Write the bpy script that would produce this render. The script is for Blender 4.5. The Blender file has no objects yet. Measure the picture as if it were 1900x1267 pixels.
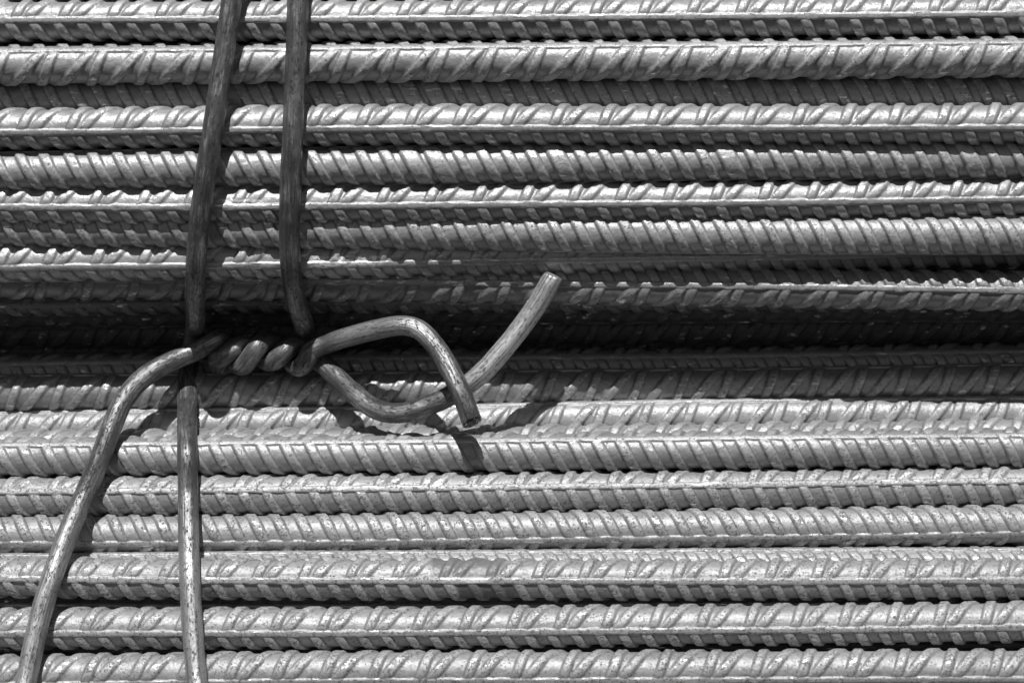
import bpy, math, random
import numpy as np
from mathutils import Vector, Matrix

# ---------------------------------------------------------------- camera, sky, sun
S = 0.0002            # one picture unit at the front of the bundle = 0.2 mm
D = 3600.0            # camera distance in those units (0.72 m)
CX, CY = 950.0, 633.5
scene = bpy.context.scene
C = scene.collection

cam_data = bpy.data.cameras.new('camera')
cam_data.sensor_width = 36.0
cam_data.lens = 36.0 * D / 1900.0
cam_data.clip_start = 0.02
cam_data.clip_end = 100.0
cam_data.dof.use_dof = True
cam_data.dof.focus_distance = (D + 20) * S
cam_data.dof.aperture_fstop = 11.0
cam = bpy.data.objects.new('camera', cam_data)
C.objects.link(cam)
cam.location = (0, -D * S, 0)
cam.rotation_euler = (math.radians(90), 0, 0)
scene.camera = cam

SUN = Vector((-0.06, -1.0, 1.38)).normalized()      # direction towards the sun
elev = math.asin(SUN.z)
azim = math.atan2(SUN.x, SUN.y)
world = bpy.data.worlds.new('World')
scene.world = world
world.use_nodes = True
wn, wl = world.node_tree.nodes, world.node_tree.links
wn.clear()
w_out = wn.new('ShaderNodeOutputWorld')
w_bg = wn.new('ShaderNodeBackground')
w_sky = wn.new('ShaderNodeTexSky')
w_sky.sky_type = 'NISHITA'
w_sky.sun_disc = False
w_sky.air_density = 0.6
w_sky.dust_density = 0.2
w_sky.altitude = 500.0
w_sky.sun_elevation = elev
w_sky.sun_rotation = azim % (2 * math.pi)
w_bw = wn.new('ShaderNodeRGBToBW')                   # a black and white photograph
wl.new(w_sky.outputs[0], w_bw.inputs[0])
wl.new(w_bw.outputs[0], w_bg.inputs[0])
w_bg.inputs[1].default_value = 0.062
wl.new(w_bg.outputs[0], w_out.inputs[0])

sun_data = bpy.data.lights.new('sun', 'SUN')
sun_data.energy = 4.7
sun_data.angle = math.radians(0.5)
sun_data.color = (1, 1, 1)
sun = bpy.data.objects.new('sun', sun_data)
C.objects.link(sun)
sun.rotation_euler = (-SUN).to_track_quat('-Z', 'Y').to_euler()
sun.location = SUN * 3
scene.view_settings.view_transform = 'Standard'
scene.view_settings.look = 'None'
scene.view_settings.exposure = 0.0
scene.view_settings.gamma = 1.0

# ---------------------------------------------------------------- helpers
def P(u, v, z=0.0):
    """picture position u, v at depth z (towards the lens) -> a place in the world, in metres"""
    k = (D - z) / D
    return Vector(((u - CX) * k * S, -z * S, -(v - CY) * k * S))

def tag(o, label=None, cat=None, group=None, kind=None):
    if label: o['label'] = label
    if cat: o['category'] = cat
    if group: o['group'] = group
    if kind: o['kind'] = kind

def grid_mesh(name, verts, nu, nv, caps=True):
    """verts (nu, nv, 3): rings of nv points, closed around"""
    v = verts.reshape(-1, 3)
    i = np.arange(nu - 1)[:, None] * nv
    j = np.arange(nv)[None, :]
    jn = (j + 1) % nv
    q = np.stack([i + j, i + jn, i + nv + jn, i + nv + j], -1).reshape(-1, 4)
    nq = len(q)
    loops = q.reshape(-1)
    starts = np.arange(nq) * 4
    totals = np.full(nq, 4)
    if caps:
        a = np.arange(nv)[::-1]
        b = np.arange(nv) + (nu - 1) * nv
        starts = np.concatenate([starts, [len(loops), len(loops) + nv]])
        totals = np.concatenate([totals, [nv, nv]])
        loops = np.concatenate([loops, a, b])
    me = bpy.data.meshes.new(name)
    me.vertices.add(len(v)); me.loops.add(len(loops)); me.polygons.add(len(starts))
    me.vertices.foreach_set('co', v.astype(np.float32).ravel())
    me.loops.foreach_set('vertex_index', loops.astype(np.int32))
    me.polygons.foreach_set('loop_start', starts.astype(np.int32))
    me.polygons.foreach_set('loop_total', totals.astype(np.int32))
    sm = np.ones(len(starts), dtype=bool)
    if caps: sm[-2:] = False
    me.polygons.foreach_set('use_smooth', sm)
    me.update(calc_edges=True)
    me.validate()
    return me

def add_attr(me, name, data):
    at = me.attributes.new(name, 'FLOAT', 'POINT')
    at.data.foreach_set('value', data.astype(np.float32).ravel())

class NT:
    """small node tree builder"""
    def __init__(self, name):
        self.m = bpy.data.materials.new(name)
        self.m.use_nodes = True
        self.n, self.l = self.m.node_tree.nodes, self.m.node_tree.links
        self.n.clear()
    def node(self, t, **kw):
        x = self.n.new(t)
        for k, v in kw.items(): setattr(x, k, v)
        return x
    def put(self, sock, v):
        if isinstance(v, (int, float)): sock.default_value = v
        elif isinstance(v, tuple): sock.default_value = v
        else: self.l.new(v, sock)
    def math(self, op, a, b=0.0, c=None, clamp=False):
        x = self.node('ShaderNodeMath', operation=op, use_clamp=clamp)
        self.put(x.inputs[0], a); self.put(x.inputs[1], b)
        if c is not None: self.put(x.inputs[2], c)
        return x.outputs[0]
    def vmath(self, op, a, b):
        x = self.node('ShaderNodeVectorMath', operation=op)
        self.put(x.inputs[0], a); self.put(x.inputs[1], b)
        return x.outputs[0]
    def noise(self, vec, scale, detail=3.0, rough=0.5, dist=0.0):
        x = self.node('ShaderNodeTexNoise')
        self.put(x.inputs['Vector'], vec)
        x.inputs['Scale'].default_value = scale
        x.inputs['Detail'].default_value = detail
        x.inputs['Roughness'].default_value = rough
        x.inputs['Distortion'].default_value = dist
        return x.outputs[0]
    def voro(self, vec, scale):
        x = self.node('ShaderNodeTexVoronoi')
        self.put(x.inputs['Vector'], vec)
        x.inputs['Scale'].default_value = scale
        return x.outputs[0]
    def ramp(self, v, a, b, lo=0.0, hi=1.0):
        x = self.node('ShaderNodeMapRange', interpolation_type='SMOOTHSTEP')
        self.put(x.inputs[0], v)
        for k, w in zip((1, 2, 3, 4), (a, b, lo, hi)): self.put(x.inputs[k], w)
        return x.outputs[0]
    def mix(self, f, a, b):
        x = self.node('ShaderNodeMix', data_type='FLOAT')
        self.put(x.inputs[0], f); self.put(x.inputs[2], a); self.put(x.inputs[3], b)
        return x.outputs[0]
    def attr(self, name):
        return self.node('ShaderNodeAttribute', attribute_name=name)
    def finish(self, grey, rough, metal, height, dist):
        bs = self.node('ShaderNodeBsdfPrincipled')
        cc = self.node('ShaderNodeCombineColor')
        for k in range(3): self.put(cc.inputs[k], grey)
        self.l.new(cc.outputs[0], bs.inputs['Base Color'])
        self.put(bs.inputs['Roughness'], rough)
        self.put(bs.inputs['Metallic'], metal)
        if height is not None:
            bp = self.node('ShaderNodeBump')
            bp.inputs['Strength'].default_value = 1.0
            bp.inputs['Distance'].default_value = dist
            self.put(bp.inputs['Height'], height)
            self.l.new(bp.outputs[0], bs.inputs['Normal'])
        o = self.node('ShaderNodeOutputMaterial')
        self.l.new(bs.outputs[0], o.inputs[0])
        return self.m

def steel(name, base, metal, rough, speck, wear, patches=()):
    t = NT(name)
    tc = t.node('ShaderNodeTexCoord')
    oi = t.node('ShaderNodeObjectInfo')
    sc = t.node('ShaderNodeVectorMath', operation='SCALE')
    t.l.new(tc.outputs['Object'], sc.inputs[0]); sc.inputs['Scale'].default_value = 1 / S
    cmb = t.node('ShaderNodeCombineXYZ')
    off = t.math('MULTIPLY', oi.outputs['Random'], 7000.0)
    t.l.new(off, cmb.inputs[0]); t.l.new(off, cmb.inputs[2])
    v = t.vmath('ADD', sc.outputs[0], cmb.outputs[0])
    vl = t.vmath('MULTIPLY', v, (0.22, 1.0, 1.0))          # drawn out along the bar
    rib = t.attr('rib').outputs['Fac']
    lon = t.attr('lon').outputs['Fac']
    # broad tone
    big = t.noise(vl, 0.012, 3, 0.6)
    mid = t.noise(v, 0.07, 4, 0.6)
    g = t.math('MULTIPLY', base, t.ramp(big, 0.25, 0.75, 0.88, 1.10))
    g = t.math('MULTIPLY', g, t.ramp(mid, 0.2, 0.8, 0.90, 1.10))
    fine = t.noise(v, 0.55, 3, 0.7)
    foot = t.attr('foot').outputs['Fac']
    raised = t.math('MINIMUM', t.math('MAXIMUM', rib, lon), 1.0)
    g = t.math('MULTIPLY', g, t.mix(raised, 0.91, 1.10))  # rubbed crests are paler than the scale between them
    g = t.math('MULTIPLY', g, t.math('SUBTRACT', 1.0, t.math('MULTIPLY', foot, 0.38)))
    g = t.math('MULTIPLY', g, t.ramp(fine, 0.2, 0.8, 0.90, 1.10))
    # darker plates of scale and fine scratches drawn along the bar
    plate = t.ramp(t.noise(t.vmath('MULTIPLY', v, (0.45, 1, 1)), 0.035, 5, 0.7, 0.5), 0.56, 0.62)
    g = t.math('MULTIPLY', g, t.math('SUBTRACT', 1.0, t.math('MULTIPLY', plate, 0.16)))
    scr = t.ramp(t.noise(t.vmath('MULTIPLY', v, (0.03, 1, 1)), 0.8, 2, 0.5), 0.68, 0.74)
    scr = t.math('MULTIPLY', scr, t.ramp(t.noise(v, 0.012, 1, 0.5), 0.5, 0.56))
    g = t.math('MULTIPLY', g, t.math('ADD', 1.0, t.math('MULTIPLY', scr, 0.45)))
    # dark scale on the crests: clusters of specks
    clus = t.noise(v, 0.032, 2, 0.5)
    spk = t.noise(v, 0.22, 4, 0.75, 0.4)
    crest = t.math('MAXIMUM', t.math('MULTIPLY', rib, 1.0), t.math('MULTIPLY', lon, 0.85))
    crest = t.math('ADD', t.math('MULTIPLY', crest, 0.055), t.math('MULTIPLY', clus, 0.16))
    pit = t.ramp(t.math('ADD', spk, crest), 0.755 - 0.06 * speck, 0.79 - 0.06 * speck)
    pit = t.math('MULTIPLY', pit, 0.62)
    g = t.math('MULTIPLY', g, t.math('SUBTRACT', 1.0, pit))
    # a few round pits anywhere
    vo = t.voro(v, 0.045)
    dot = t.ramp(vo, 0.05, 0.075, 1.0, 0.0)
    gate = t.ramp(t.noise(v, 0.017, 1, 0.5), 0.50, 0.56)
    dot = t.math('MULTIPLY', dot, gate)
    g = t.math('MULTIPLY', g, t.math('SUBTRACT', 1.0, t.math('MULTIPLY', dot, 0.55)))
    # rubbed bright steel on crests and long ribs
    wn_ = t.noise(vl, 0.15, 4, 0.7)
    wm = t.ramp(t.math('ADD', wn_, t.math('MULTIPLY', clus, 0.25)), 0.74 - 0.05 * wear, 0.80 - 0.05 * wear)
    wm = t.math('MULTIPLY', wm, t.math('MAXIMUM', t.math('MULTIPLY', rib, 0.8), t.math('MULTIPLY', lon, 0.75)))
    g = t.mix(wm, g, 0.72)
    # scraped or rubbed places of their own: (from, to, centre height, half height, grey, raggedness)
    if patches:
        sx = t.node('ShaderNodeSeparateXYZ'); t.l.new(sc.outputs[0], sx.inputs[0])
        for (p0, p1, ang, half, tone, cut) in patches:
            a = math.radians(ang)
            across = t.math('ADD', t.math('MULTIPLY', sx.outputs[1], math.sin(a)), t.math('MULTIPLY', sx.outputs[2], math.cos(a)))
            facing = t.math('ADD', t.math('MULTIPLY', sx.outputs[1], -math.cos(a)), t.math('MULTIPLY', sx.outputs[2], math.sin(a)))
            mk = t.math('MULTIPLY', t.ramp(sx.outputs[0], p0, p0 + 12), t.ramp(sx.outputs[0], p1 - 25, p1, 1.0, 0.0))
            mk = t.math('MULTIPLY', mk, t.ramp(t.math('ABSOLUTE', across), half * 0.6, half, 1.0, 0.0))
            mk = t.math('MULTIPLY', mk, t.ramp(facing, 5.0, 15.0))
            rg = t.noise(t.vmath('MULTIPLY', v, (0.5, 1.0, 1.0)), 0.16, 5, 0.75, 0.8)
            mk = t.math('MULTIPLY', mk, t.ramp(rg, cut, cut + 0.05))
            g = t.mix(mk, g, tone)
    r = t.ramp(mid, 0.2, 0.8, rough - 0.06, rough + 0.08)
    r = t.math('ADD', r, t.math('MULTIPLY', raised, 0.07))
    r = t.mix(wm, r, 0.28)
    r = t.math('ADD', r, t.math('MULTIPLY', pit, 0.25))
    met = t.mix(wm, metal, 0.9)
    # relief
    wob = t.noise(t.vmath('MULTIPLY', v, (1.0, 0.45, 0.45)), 0.30, 3, 0.6, 0.6)
    h = t.math('MULTIPLY', wob, 0.55)
    h = t.math('ADD', h, t.math('MULTIPLY', t.noise(v, 0.09, 2, 0.5), 1.3))
    h = t.math('ADD', h, t.math('MULTIPLY', fine, 0.32))
    h = t.math('SUBTRACT', h, t.math('MULTIPLY', pit, 0.45))
    h = t.math('SUBTRACT', h, t.math('MULTIPLY', dot, 0.5))
    return t.finish(g, r, met, h, 1.0 * S)

M_STEEL = steel('grey_mill_scale', 0.37, 0.32, 0.43, 0.8, 0.6)
M_CLEAN = steel('clean_grey_mill_scale', 0.38, 0.34, 0.41, 0.4, 0.9)
M_SPECK = steel('speckled_mill_scale', 0.37, 0.28, 0.46, 1.4, 1.1)
M_GAP_SHADE = steel('gap_shade_mill_scale', 0.13, 0.25, 0.48, 0.6, 0.5)  # shade at the upper lip of the gap, put into the base colour
M_DIM = steel('dull_recess_shade_scale', 0.26, 0.35, 0.42, 0.6, 0.8)  # shade of recessed bars put into the colour, plus one bar's own duller tone
M_GLOSSY = steel('glossy_grey_scale', 0.31, 0.45, 0.36, 0.8, 1.0)
M_DEEP_SHADE = steel('deep_shade_mill_scale', 0.06, 0.20, 0.55, 0.6, 0.2)  # darkness deep in the gap and behind the seams, painted as base colour
M_SCRAPED = steel('scraped_mill_scale', 0.38, 0.34, 0.41, 0.4, 0.9, patches=[(555, 712, 5, 13, 0.85, 0.47), (0, 30, 60, 12, 0.8, 0.5), (770, 850, 20, 16, 0.6, 0.56)])
M_RUBBED = steel('rubbed_mill_scale', 0.37, 0.28, 0.46, 1.4, 1.1, patches=[(780, 935, 55, 30, 0.20, 0.30), (830, 960, -40, 24, 0.16, 0.35), (800, 900, 0, 6, 0.7, 0.42)])
M_CHALKY = steel('chalky_mill_scale', 0.38, 0.34, 0.41, 0.5, 1.5, patches=[(170, 230, 15, 14, 0.75, 0.5), (330, 430, 8, 9, 0.8, 0.45)])

def wire_mat(name, base):
    t = NT(name)
    a = t.attr('run').outputs['Fac']; c = t.attr('ca').outputs['Fac']; s = t.attr('sa').outputs['Fac']
    cmb = t.node('ShaderNodeCombineXYZ')
    worn = t.attr('worn').outputs['Fac']
    t.l.new(a, cmb.inputs[0]); t.l.new(c, cmb.inputs[1]); t.l.new(s, cmb.inputs[2])
    v = cmb.outputs[0]                                  # units: picture units
    vs = t.vmath('MULTIPLY', v, (0.016, 1.0, 1.0))
    vm = t.vmath('MULTIPLY', v, (0.07, 1.0, 1.0))
    st = t.noise(vs, 0.17, 5, 0.6)
    st2 = t.noise(vm, 0.35, 4, 0.7)
    pa = t.noise(t.vmath('MULTIPLY', v, (0.35, 1, 1)), 0.05, 4, 0.65)
    g = t.math('MULTIPLY', base, t.ramp(st, 0.3, 0.7, 0.82, 1.2))
    g = t.math('MULTIPLY', g, t.ramp(st2, 0.25, 0.75, 0.9, 1.1))
    g = t.math('MULTIPLY', g, t.ramp(pa, 0.3, 0.7, 0.7, 1.3))
    scratch = t.ramp(t.noise(t.vmath('MULTIPLY', v, (0.05, 1.0, 1.0)), 0.75, 3, 0.6), 0.62, 0.70)
    g = t.math('MULTIPLY', g, t.math('ADD', 1.0, t.math('MULTIPLY', scratch, 0.9)))
    bare = t.math('MULTIPLY', worn, t.ramp(t.math('ADD', st, t.math('MULTIPLY', st2, 0.6)), 0.62, 0.86, 0.35, 1.0))
    g = t.mix(bare, g, 0.62)
    br = t.ramp(t.math('ADD', t.math('MULTIPLY', st2, 0.7), t.math('MULTIPLY', pa, 0.7)), 0.74, 0.86)
    g = t.mix(t.math('MULTIPLY', br, 0.6), g, 0.50)
    pit = t.ramp(t.noise(t.vmath('MULTIPLY', v, (0.45, 1, 1)), 0.24, 5, 0.85), 0.535, 0.60)
    g = t.math('MULTIPLY', g, t.math('SUBTRACT', 1.0, t.math('MULTIPLY', pit, 0.7)))
    r = t.ramp(st2, 0.25, 0.75, 0.36, 0.52)
    r = t.math('ADD', r, t.math('MULTIPLY', pit, 0.15))
    h = t.math('ADD', t.math('MULTIPLY', st, 1.5), t.math('MULTIPLY', st2, 0.5))
    h = t.math('SUBTRACT', h, t.math('MULTIPLY', pit, 0.5))
    return t.finish(g, r, 0.7, h, 1.0 * S)
M_WIRE = wire_mat('dark_wire_rod', 0.165)
def cut_mat(name, lo, hi):
    t = NT(name)
    tc = t.node('ShaderNodeTexCoord')
    sc = t.node('ShaderNodeVectorMath', operation='SCALE')
    t.l.new(tc.outputs['Object'], sc.inputs[0]); sc.inputs['Scale'].default_value = 1 / S
    n = t.noise(t.vmath('MULTIPLY', sc.outputs[0], (1, 1, .25)), 0.3, 3, 0.6)
    g = t.ramp(n, 0.56, 0.62, lo, hi)
    return t.finish(g, 0.35, 0.8, n, 1.0 * S)
M_CUT_LIT = cut_mat('lit_sheared_steel', 0.65, 0.85)  # sunlit copy for the upward end, its brightness put into the colour
M_CUT_SHADED = cut_mat('shaded_sheared_steel', 0.05, 0.6)  # shaded copy for the downward-facing hook tip, its shade put into the colour

# ---------------------------------------------------------------- ribbed bar
R = 34.0              # core radius
PITCH = 44.35         # rib pitch
HALF = math.pi * R / 2

def smooth(x):
    x = np.clip(x, 0, 1); return x * x * (3 - 2 * x)

def value_noise(rng, x, step):
    n = int((x.max() - x.min()) / step) + 4
    g = rng.uniform(-1, 1, n)
    t = (x - x.min()) / step
    i = t.astype(int); f = smooth(t - i)
    return g[i] * (1 - f) + g[i + 1] * f

def bar_mesh(name, seed, x0=-600, x1=2500, step=2.2, b_shift=0.0, marks=(), coarse=False):
    rng = np.random.RandomState(seed)
    # angles: dense at the two long ribs (0 and pi)
    flat = [-4.5, -1.5, 1.5, 4.5]
    free = np.linspace(8.0, 2 * HALF - 8.0, 14 if coarse else 31)
    arc = []
    for base in (0, 2 * HALF):
        arc += [base + a for a in (-6.5, -5.6)] if base else []
        arc += [base + a for a in flat] + [base + a for a in (5.6, 6.5)]
        arc += list(base + free)
    arc += [4 * HALF - 6.5, 4 * HALF - 5.6]
    arc = np.array(sorted(set(round(a, 4) for a in arc)))
    th = arc / R
    xs = np.arange(x0, x1 + step, 6.0 if coarse else step)
    X, T = np.meshgrid(xs, th, indexing='ij')
    # signed arc from face centres
    sB = R * (T - math.pi / 2)
    sA = R * (((T - 1.5 * math.pi) + math.pi) % (2 * math.pi) - math.pi)
    onB = np.abs(sB) <= HALF
    def env(s):
        q = np.clip(np.abs(s) / (HALF - 4.2), 0, 1)
        return 0.3 * smooth((1.02 - q) * 25) + 0.7 * np.clip(1 - q ** 4.0, 0, 1) ** 0.75
    ribh = np.zeros_like(X)
    kx = np.arange(int(x0 / PITCH) - 3, int(x1 / PITCH) + 4)
    K0 = kx[0]
    jit = rng.uniform(-0.9, 0.9, len(kx)); hj = rng.uniform(0.88, 1.08, len(kx)); wj = rng.uniform(-0.6, 0.6, len(kx))
    jitB = rng.uniform(-0.7, 0.7, len(kx)); hjB = rng.uniform(0.9, 1.08, len(kx)); wjB = rng.uniform(-0.5, 0.6, len(kx))
    fat = np.zeros(len(kx))
    for m in marks:
        fat[int(round(m / PITCH)) - K0] = 1.0
    def prof(d, hw, fl):
        return smooth((hw + fl - np.abs(d)) / fl)
    # face A: parallel ribs leaning '\'
    tA = 0.50
    for dk in (-1, 0, 1):
        q = X + tA * sA
        k = np.clip(np.round(q / PITCH).astype(int) + dk - K0, 0, len(kx) - 1)
        d = (q - (k + K0) * PITCH - jit[k]) * math.cos(math.atan(tA))
        h = prof(d, 6.3 + wj[k] + 4.5 * fat[k], 4.4 + 2.5 * fat[k]) * env(sA) * hj[k] * 5.6
        ribh = np.where(~onB, np.maximum(ribh, h), ribh)
    # face B: alternately steep and shallow ribs leaning '/'
    for par, tB in ((0, 0.40), (1, 0.85)):
        for dk in (-2, 0, 2):
            q = X - tB * sB - b_shift
            kk = np.round((q / PITCH - par) / 2).astype(int) * 2 + par + dk
            k = np.clip(kk - K0, 0, len(kx) - 1)
            d = (q - (k + K0) * PITCH - jitB[k]) * math.cos(math.atan(tB))
            h = prof(d, 6.0 + wjB[k], 4.4) * env(sB) * hjB[k] * 5.2
            ribh = np.where(onB, np.maximum(ribh, h), ribh)
    # nicks and rolled-flat places on the transverse ribs
    n1 = rng.uniform(0, 1, (int((x1 - x0) / 9) + 3, 24))
    fi = (X - x0) / 9; ii = np.clip(fi.astype(int), 0, n1.shape[0] - 2); fx = smooth(fi - ii)
    fj = T / (2 * np.pi) * 24; jj = fj.astype(int) % 24; fy = smooth(fj - np.floor(fj))
    nn = (n1[ii, jj] * (1 - fx) + n1[ii + 1, jj] * fx) * (1 - fy) + (n1[ii, (jj + 1) % 24] * (1 - fx) + n1[ii + 1, (jj + 1) % 24] * fx) * fy
    ribh = ribh * (1 - 0.22 * smooth((nn - 0.66) * 4)) * (0.96 + 0.08 * nn)
    # long ribs
    arcd = np.minimum(np.abs(((R * T + 2 * HALF) % (4 * HALF)) - 2 * HALF), np.abs(R * T - 2 * HALF))
    edge = 5.3 + 0.5 * value_noise(rng, xs, 19)[:, None] + 0.3 * value_noise(rng, xs, 7)[:, None]
    lon = smooth((edge + 1.1 - arcd) / 1.6)
    lonh = lon * (3.5 + 0.35 * value_noise(rng, xs, 31)[:, None])
    rad = R + np.maximum(ribh, lonh) + 0.25 * value_noise(rng, xs, 60)[:, None]
    rad = rad + 0.18 * rng.uniform(-1, 1, X.shape)
    p1, p2 = rng.uniform(0, 6.28, 2)
    bow_y = 1.8 * np.sin(X / 430 + p1) + 0.8 * np.sin(X / 170 + p2)
    bow_z = 1.8 * np.sin(X / 390 + p2) + 0.8 * np.sin(X / 190 + p1)
    V = np.stack([X, -rad * np.cos(T) + bow_y, rad * np.sin(T) + bow_z], -1) * S
    # ring order: increasing angle; outward normals
    me = grid_mesh(name, V[:, ::-1, :], len(xs), len(th))
    add_attr(me, 'rib', np.clip(ribh / 5.2, 0, 1.1)[:, ::-1])
    add_attr(me, 'lon', lon[:, ::-1])
    wide = np.zeros_like(ribh)                           # foot of each rib, a narrow band with a darker tone
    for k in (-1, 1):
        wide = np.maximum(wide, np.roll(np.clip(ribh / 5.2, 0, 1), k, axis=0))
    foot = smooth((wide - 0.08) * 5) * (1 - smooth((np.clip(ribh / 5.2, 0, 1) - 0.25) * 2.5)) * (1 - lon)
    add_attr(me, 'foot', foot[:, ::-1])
    return me

MESH = {
    'a': bar_mesh('ribbed_bar', 1, b_shift=8),
    'b': bar_mesh('ribbed_bar', 2, b_shift=30),
    'c': bar_mesh('ribbed_bar', 3, b_shift=-14),
    'm': bar_mesh('ribbed_bar_marked', 4, b_shift=2, marks=(17 * PITCH, 18 * PITCH, 23 * PITCH, 30 * PITCH, -3 * PITCH, 40 * PITCH)),
    'h': bar_mesh('ribbed_bar_coarse', 5, coarse=True),
}
MESH_MAT = {}
def mesh_with(key, mat):
    if (key, mat.name) not in MESH_MAT:
        used = any(k[0] == key for k in MESH_MAT)
        me = MESH[key]
        MESH_MAT[(key, mat.name)] = me
        if not used: me.materials.append(mat)
    return MESH_MAT[(key, mat.name)]

GROUP = 'ribbed steel bars stacked in the bundle'
def bar(y0, y1, z0, z1, rib, order, key, mat, label, pitch=None, phase=0.0):
    """y0, y1: height in the picture of the axis at the left and right frame edge; z0, z1: depth there;
    rib: degrees by which the long rib nearest the lens is raised; order 'BA': paired ribs above it"""
    a, b = P(0, y0, z0), P(1900, y1, z1)
    ex = (b - a).normalized()
    up0 = Vector((0, 0, 1))
    out = (Vector((0, -1, 0)) - ex * ex.dot(Vector((0, -1, 0)))).normalized()
    up = out.cross(ex)
    phi = math.radians(rib if order == 'BA' else rib + 180)
    o_r = out * math.cos(phi) + up * math.sin(phi)
    u_r = up * math.cos(phi) - out * math.sin(phi)
    m = Matrix.Identity(4)
    zm = (z0 + z1) / 2
    sx = 1.0
    if pitch:                                            # pitch: rolled pitch as it shows in the picture
        sx = pitch * (D - zm) / D / PITCH
    for i in range(3):
        m[i][0] = ex[i] * sx; m[i][1] = -o_r[i]; m[i][2] = u_r[i]
    org = a + ex * (phase * S)
    m.translation = org
    me = MESH[key]
    if not me.materials: me.materials.append(mat)
    o = bpy.data.objects.new('ribbed_bar', me)
    C.objects.link(o)
    o.matrix_world = m
    o.material_slots[0].link = 'OBJECT'
    o.material_slots[0].material = mat
    tag(o, label, 'steel bar', GROUP)
    return o

BARS = [
 # y0,  y1,    z0,   z1,  rib, order, mesh, material, label, pitch, phase
 (-113, -120, -22, -22,  20, 'BA', 'a', M_STEEL, 'ribbed steel bar just outside the top edge of the picture', 44.3, 0),
 (-36,  -45,   -8,  -8, -30, 'BA', 'b', M_STEEL, 'ribbed steel bar whose dark underside just shows at the top left edge', 44.3, 5),
 (42,    27,    0,   0,  -7, 'BA', 'a', M_CLEAN, 'topmost fully visible ribbed bar, shiny above its long rib and dark below', 44.35, 49),
 (121,  106,    0,   0,  40, 'AB', 'b', M_STEEL, 'second ribbed bar from the top, bright long rib line along its upper edge', 44.9, 57),
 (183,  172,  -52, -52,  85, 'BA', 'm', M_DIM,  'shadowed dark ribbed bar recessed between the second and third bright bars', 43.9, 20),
 (238,  229,    0,   0, -18, 'BA', 'c', M_CLEAN, 'shiny ribbed bar with slanting rib pairs just below the recessed dark bar', 44.4, 83),
 (318,  293,  -12, -32,  85, 'BA', 'm', M_CLEAN, 'ribbed bar with even parallel ribs, a few of them swollen, fourth bright one down', 44.45, 15),
 (380,  367,  -30, -45, -13, 'BA', 'b', M_CHALKY, 'ribbed bar with white scuffed long rib, under the bar with swollen ribs', 43.9, 82),
 (424,  436,  -58, -50,  80, 'BA', 'c', M_STEEL, 'ribbed bar with parallel ribs, half hidden at left, widening to the right', 43.95, 27),
 (489,  456,  -72,-116, -22, 'BA', 'a', M_SCRAPED, 'ribbed bar with a white scraped patch right of the wires, shaded at right', 43.5, 18),
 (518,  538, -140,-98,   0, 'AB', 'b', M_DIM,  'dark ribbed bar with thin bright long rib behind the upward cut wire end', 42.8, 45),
 (549,  541, -195,-192, -31, 'BA', 'c', M_GAP_SHADE,  'dark ribbed bar forming the upper lip of the black gap', 42.6, 3),
 (612,  600, -330,-335,  80, 'AB', 'a', M_DEEP_SHADE,  'almost black ribbed bar deep in the gap just above the wire knot', 42, 0),
 (655,  640, -415,-420, -10, 'BA', 'b', M_DEEP_SHADE,  'almost black ribbed bar deepest in the gap, directly behind the wire knot', 42, 0),
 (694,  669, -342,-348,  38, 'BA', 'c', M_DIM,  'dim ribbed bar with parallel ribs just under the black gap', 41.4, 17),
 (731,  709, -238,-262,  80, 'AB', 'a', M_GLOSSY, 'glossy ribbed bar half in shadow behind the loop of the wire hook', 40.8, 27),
 (793,  768, -235,-235,  68, 'AB', 'c', M_STEEL, 'ribbed bar with straight bright upper edge on which the hook shadows fall', 41.0, 56),
 (833,  813, -172,-172,   8, 'BA', 'b', M_STEEL, 'narrow strip of ribbed bar with curved rib ends under the hook tip', 41.25, 54),
 (848,  829, -104,-104,  43, 'BA', 'a', M_STEEL, 'evenly ribbed bar under a thin straight edge, first full bar below the hook tip', 44.05, 29),
 (921,  902,  -94, -94,  19, 'BA', 'b', M_SPECK, 'ribbed bar with a flecked long rib above its middle, second full one below the hook', 42.9, 8),
 (994,  974,  -74, -74, -25, 'AB', 'c', M_SPECK, 'ribbed bar with smooth long rib along its lower edge, third full one below the hook', 43.2, 40),
 (1060,1050, -53,-53,  72, 'BA', 'a', M_SPECK, 'ribbed bar showing only a narrow strip of short ribs between two lower bars', 43.2, 2),
 (1070,1076,  8, 8,   1, 'BA', 'b', M_RUBBED, 'ribbed bar with a dull scraped patch at mid length and worn long rib', 42.8, 43),
 (1150,1152,  -38, -40,  68, 'AB', 'c', M_STEEL, 'ribbed bar glimpsed as a thin edge in the seam above the second lowest bar', 43, 0),
 (1169,1152,  38, 38,  -9, 'BA', 'a', M_SPECK, 'second lowest visible ribbed bar, mottled long rib, dark underside over a black seam', 43.5, 88),
 (1251,1241,  68, 68, -20, 'BA', 'c', M_SPECK, 'lowest visible ribbed bar, cut off by the bottom edge of the picture', 43.8, 24),
 (1330,1322,  100, 100,  30, 'BA', 'b', M_STEEL, 'ribbed steel bar just outside the bottom edge of the picture', 43.8, 0),
]
for (y0, y1, z0, z1, rib, order, key, mat, label, pitch, phase) in BARS:
    bar(y0, y1, z0, z1, rib, order, key, mat, label, pitch, phase)
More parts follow.
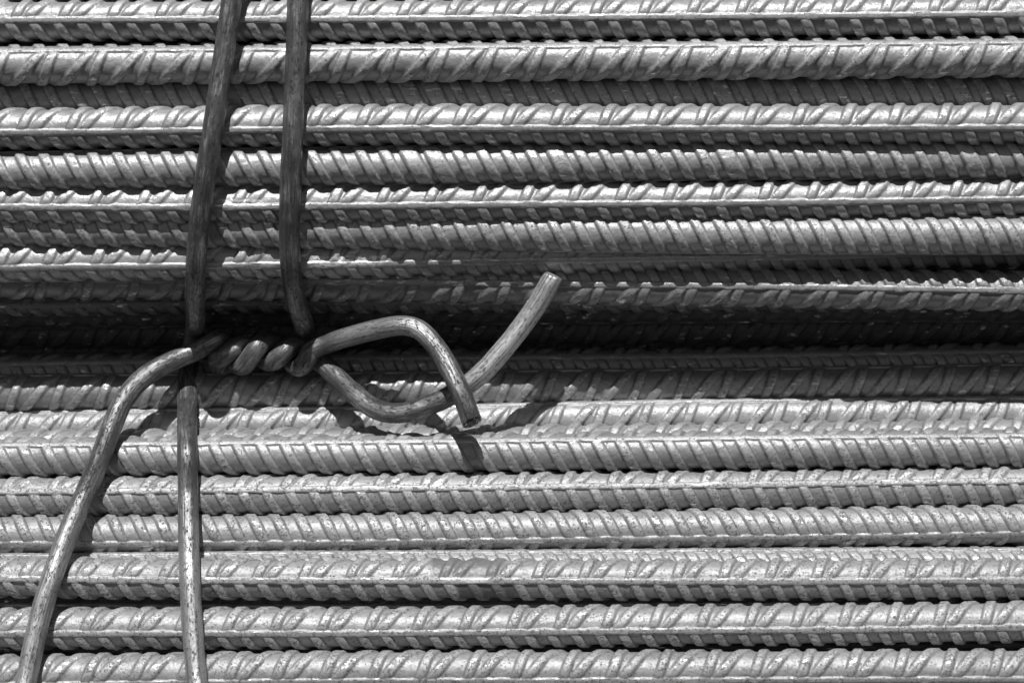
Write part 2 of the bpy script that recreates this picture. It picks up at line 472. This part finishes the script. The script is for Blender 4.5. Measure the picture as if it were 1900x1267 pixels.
# bars behind the front ones, which close the seams
rnd = random.Random(3)
for (y, z) in [(-75, -78), (0, -76), (75, -70), (118, -128), (200, -130), (268, -75), (300, -108), (345, -110), (390, -135),
               (455, -155), (490, -200), (575, -270), (610, -410), (655, -490), (700, -440), (745, -370), (800, -320), (865, -230),
               (885, -160), (955, -130), (1015, -150), (1115, -62), (1205, -28), (1290, -8)]:
    bar(y, y - 12, z, z, rnd.uniform(0, 360), 'BA', 'h', M_DEEP_SHADE, 'ribbed steel bar hidden behind the front layer of bars', 43.5, rnd.uniform(0, 40))

# ---------------------------------------------------------------- binding wire
RW = 19.3
def spline(pts, step=3.0):
    """centripetal-like Catmull-Rom through world points, resampled evenly (in picture units)"""
    p = [np.array(q) / S for q in pts]
    p = [2 * p[0] - p[1]] + p + [2 * p[-1] - p[-2]]
    out = []
    for i in range(1, len(p) - 2):
        for t in np.linspace(0, 1, 24, endpoint=False):
            a, b, c, d = p[i - 1:i + 3]
            out.append(0.5 * (2 * b + (c - a) * t + (2 * a - 5 * b + 4 * c - d) * t * t + (3 * b - a - 3 * c + d) * t ** 3))
    out.append(p[-2])
    out = np.array(out)
    for _ in range(2):                                   # soften
        out[1:-1] = 0.25 * out[:-2] + 0.5 * out[1:-1] + 0.25 * out[2:]
    seg = np.linalg.norm(np.diff(out, axis=0), axis=1)
    L = np.concatenate([[0], np.cumsum(seg)])
    n = int(L[-1] / step)
    t = np.linspace(0, L[-1], n)
    return np.stack([np.interp(t, L, out[:, k]) for k in range(3)], -1), t

def wire(name, pts, seed, parent, end=None):
    path, t = spline(pts)
    rng = np.random.RandomState(seed)
    n, nv = len(path), 36
    tan = np.gradient(path, axis=0); tan /= np.linalg.norm(tan, axis=1)[:, None]
    u = np.cross(tan[0], [0.0, 1.0, 0.0]); u /= np.linalg.norm(u)
    ang = np.linspace(0, 2 * np.pi, nv, endpoint=False)
    V = np.zeros((n, nv, 3))
    w1, w2 = value_noise(rng, t, 45), value_noise(rng, t, 14)
    fa = rng.uniform(0, 2 * np.pi) + 0.5 * value_noise(rng, t, 160)
    U, W = [], []
    for i in range(n):
        u = u - tan[i] * np.dot(u, tan[i]); u /= np.linalg.norm(u)
        w = np.cross(tan[i], u)
        U.append(u.copy()); W.append(w.copy())
        r = RW + 0.35 * w1[i] + 0.2 * w2[i] + 0.35 * np.cos(2 * (ang - fa[i]))
        f = np.cos(ang - fa[i])                          # a drawn flat along one side
        r = np.where(f > 0.93, r * 0.93 / np.maximum(f, 0.93) + 0.2, r) + 0.12 * rng.uniform(-1, 1, nv)
        V[i] = path[i] + (u[None] * np.cos(ang)[:, None] + w[None] * np.sin(ang)[:, None]) * r[:, None]
    if end:                                              # the cutter pinches the last few millimetres
        rg = np.array(end[2], float); rg = rg - tan[-1] * rg.dot(tan[-1]); rg /= np.linalg.norm(rg)
        cr = np.cross(tan[-1], rg)
        for j in range(8):
            d = V[-1 - j] - path[-1 - j]
            f = 1 - 0.24 * (1 - j / 8) ** 1.5
            V[-1 - j] = path[-1 - j] + d - np.outer(d @ cr, cr) * (1 - f)
        dirn, slope = np.array(end[0], float), end[1]
        q = (V[-1] - path[-1]); sl = q @ dirn / RW
        for j in range(10):
            V[-1 - j] += tan[-1] * (sl * slope * (1 - j / 10))[:, None]
    me = grid_mesh(name, (V * S)[:, ::-1], n, nv)
    add_attr(me, 'run', np.repeat(t + seed * 531.0, nv))
    add_attr(me, 'ca', np.tile((np.cos(ang) * RW)[::-1], n) + seed * 97)
    add_attr(me, 'sa', np.tile((np.sin(ang) * RW)[::-1], n))
    # bare rubbed steel: the lower runs and the last length of the upward end
    vim = CY - path[:, 2]
    worn = smooth((vim - 880) / 220) * 0.55
    if seed == 3: worn = worn + smooth((t - t[-1] + 330) / 120) * 0.9
    if seed == 2: worn = worn + smooth((t - t[-1] + 420) / 60) * smooth((t[-1] - 150 - t) / 60) * 0.45
    add_attr(me, 'worn', np.repeat(worn, nv))
    me.materials.append(M_WIRE)
    o = bpy.data.objects.new(name, me)
    C.objects.link(o)
    o.parent = parent
    if end:                                              # sheared face: rim, inner ring and a ridge left by the cutter
        c0 = V[-1].mean(0); nrm = tan[-1]
        rg = np.array(end[2], float); rg = rg - nrm * rg.dot(nrm); rg /= np.linalg.norm(rg)
        cr = np.cross(nrm, rg)
        vs, fs = [], []
        rings = [(1.0, 0.3), (0.86, 2.6), (0.55, 4.2), (0.25, 5.4)]
        for (s_, lift) in rings:
            for k in range(nv):
                d = V[-1, k] - c0
                along, across = d.dot(rg), d.dot(cr)
                q = c0 + nrm * (d.dot(nrm) * s_ + 0.3) + rg * along * (0.5 + 0.5 * s_) * (1 if s_ == 1 else .96) + cr * across * s_
                q = q + nrm * (lift * end[3]) + nrm * rng.uniform(-.4, .4) * (s_ < 1)
                vs.append(q)
        for a in range(len(rings) - 1):
            for k in range(nv):
                fs.append((a * nv + k, a * nv + (k + 1) % nv, (a + 1) * nv + (k + 1) % nv, (a + 1) * nv + k))
        fs.append(tuple((len(rings) - 1) * nv + k for k in range(nv)))
        cm = bpy.data.meshes.new('cut_face')
        cm.from_pydata([tuple(q * S) for q in vs], [], fs)
        cm.materials.append(M_CUT_LIT if seed == 3 else M_CUT_SHADED)
        co = bpy.data.objects.new('cut_face', cm); C.objects.link(co); co.parent = o
    return o

tie = bpy.data.objects.new('binding_wire', None)
C.objects.link(tie)
tag(tie, 'dark binding wire wound twice round the bars, twisted into a knot with curled ends', 'wire')

# middle turn: upper left strand, dips into the gap, comes out as the lower right strand
turn = [(452,-190,40),(440,-90,55),(430,0,61),(414,110,61),(396,235,60),(383,318,48),(374,380,30),(368,430,8),(364,489,-13),
        (362,530,-50),(362,568,-92),(363,596,-140),(362,614,-196),(358,634,-250),(352,664,-268),(348,700,-232),(347,740,-184),(347,785,-118),(348,845,-46),
        (349,920,-26),(350,990,18),(352,1070,66),(357,1165,97),(364,1250,126),(370,1330,158),(374,1420,188)]
wire('wire_turn', [P(*q) for q in turn], 1, tie)

AX = lambda u: 656 + (u - 500) * 0.02
TZ = -184.0
HR = 19.4
def helix(u0, u1, front, hr, wob):
    out = []
    u = u0
    while u <= u1:
        a = 2 * math.pi * (u - front + wob * math.sin(u / 23.0)) / 100.0
        out.append((u, AX(u) - hr * math.sin(a), TZ + hr * math.cos(a)))
        u += 8
    return out
tail_a = [(20,1440,192),(33,1340,160),(50,1255,126),(70,1160,97),(96,1072,67),(128,985,18),(158,915,-26),(186,850,-46),(206,795,-66),
          (228,745,-92),(262,704,-124),(310,674,-152),(360,652,-174)]
tail_a += helix(396, 586, 475, 24.0, 5.0)
tail_a += [(612,636,-152),(650,624,-128),(700,611,-106),(745,604,-86),(778,612,-78),(806,640,-60),(832,680,-38),(856,730,-18),(876,783,-8)]
wire('wire_end', [P(*q) for q in tail_a], 2, tie, end=((0.0, 0.75, -0.65), 6.0, (1, 0, 0.4), 1.0))
tail_b = [(560,-190,40),(556,-90,55),(553,0,61),(549,110,61),(544,235,61),(540,318,46),(538,380,28),(537,436,4),(539,489,-20),
          (544,530,-56),(553,572,-100),(563,600,-150),(565,618,-205),(554,642,-248),(510,655,-252),(455,665,-246),(410,678,-215)]
tail_b += helix(404, 600, 525, 14.5, -3.0)
tail_b += [(628,702,-160),(662,734,-128),(700,760,-100),(745,766,-82),(795,752,-76),(846,728,-70),(892,694,-68),(934,648,-70),(972,600,-73),(1002,556,-72),(1026,513,-66)]
wire('wire_end', [P(*q) for q in tail_b], 3, tie, end=((0.6, -0.5, 0.3), 5.0, (1, -0.4, 0), 0.7))
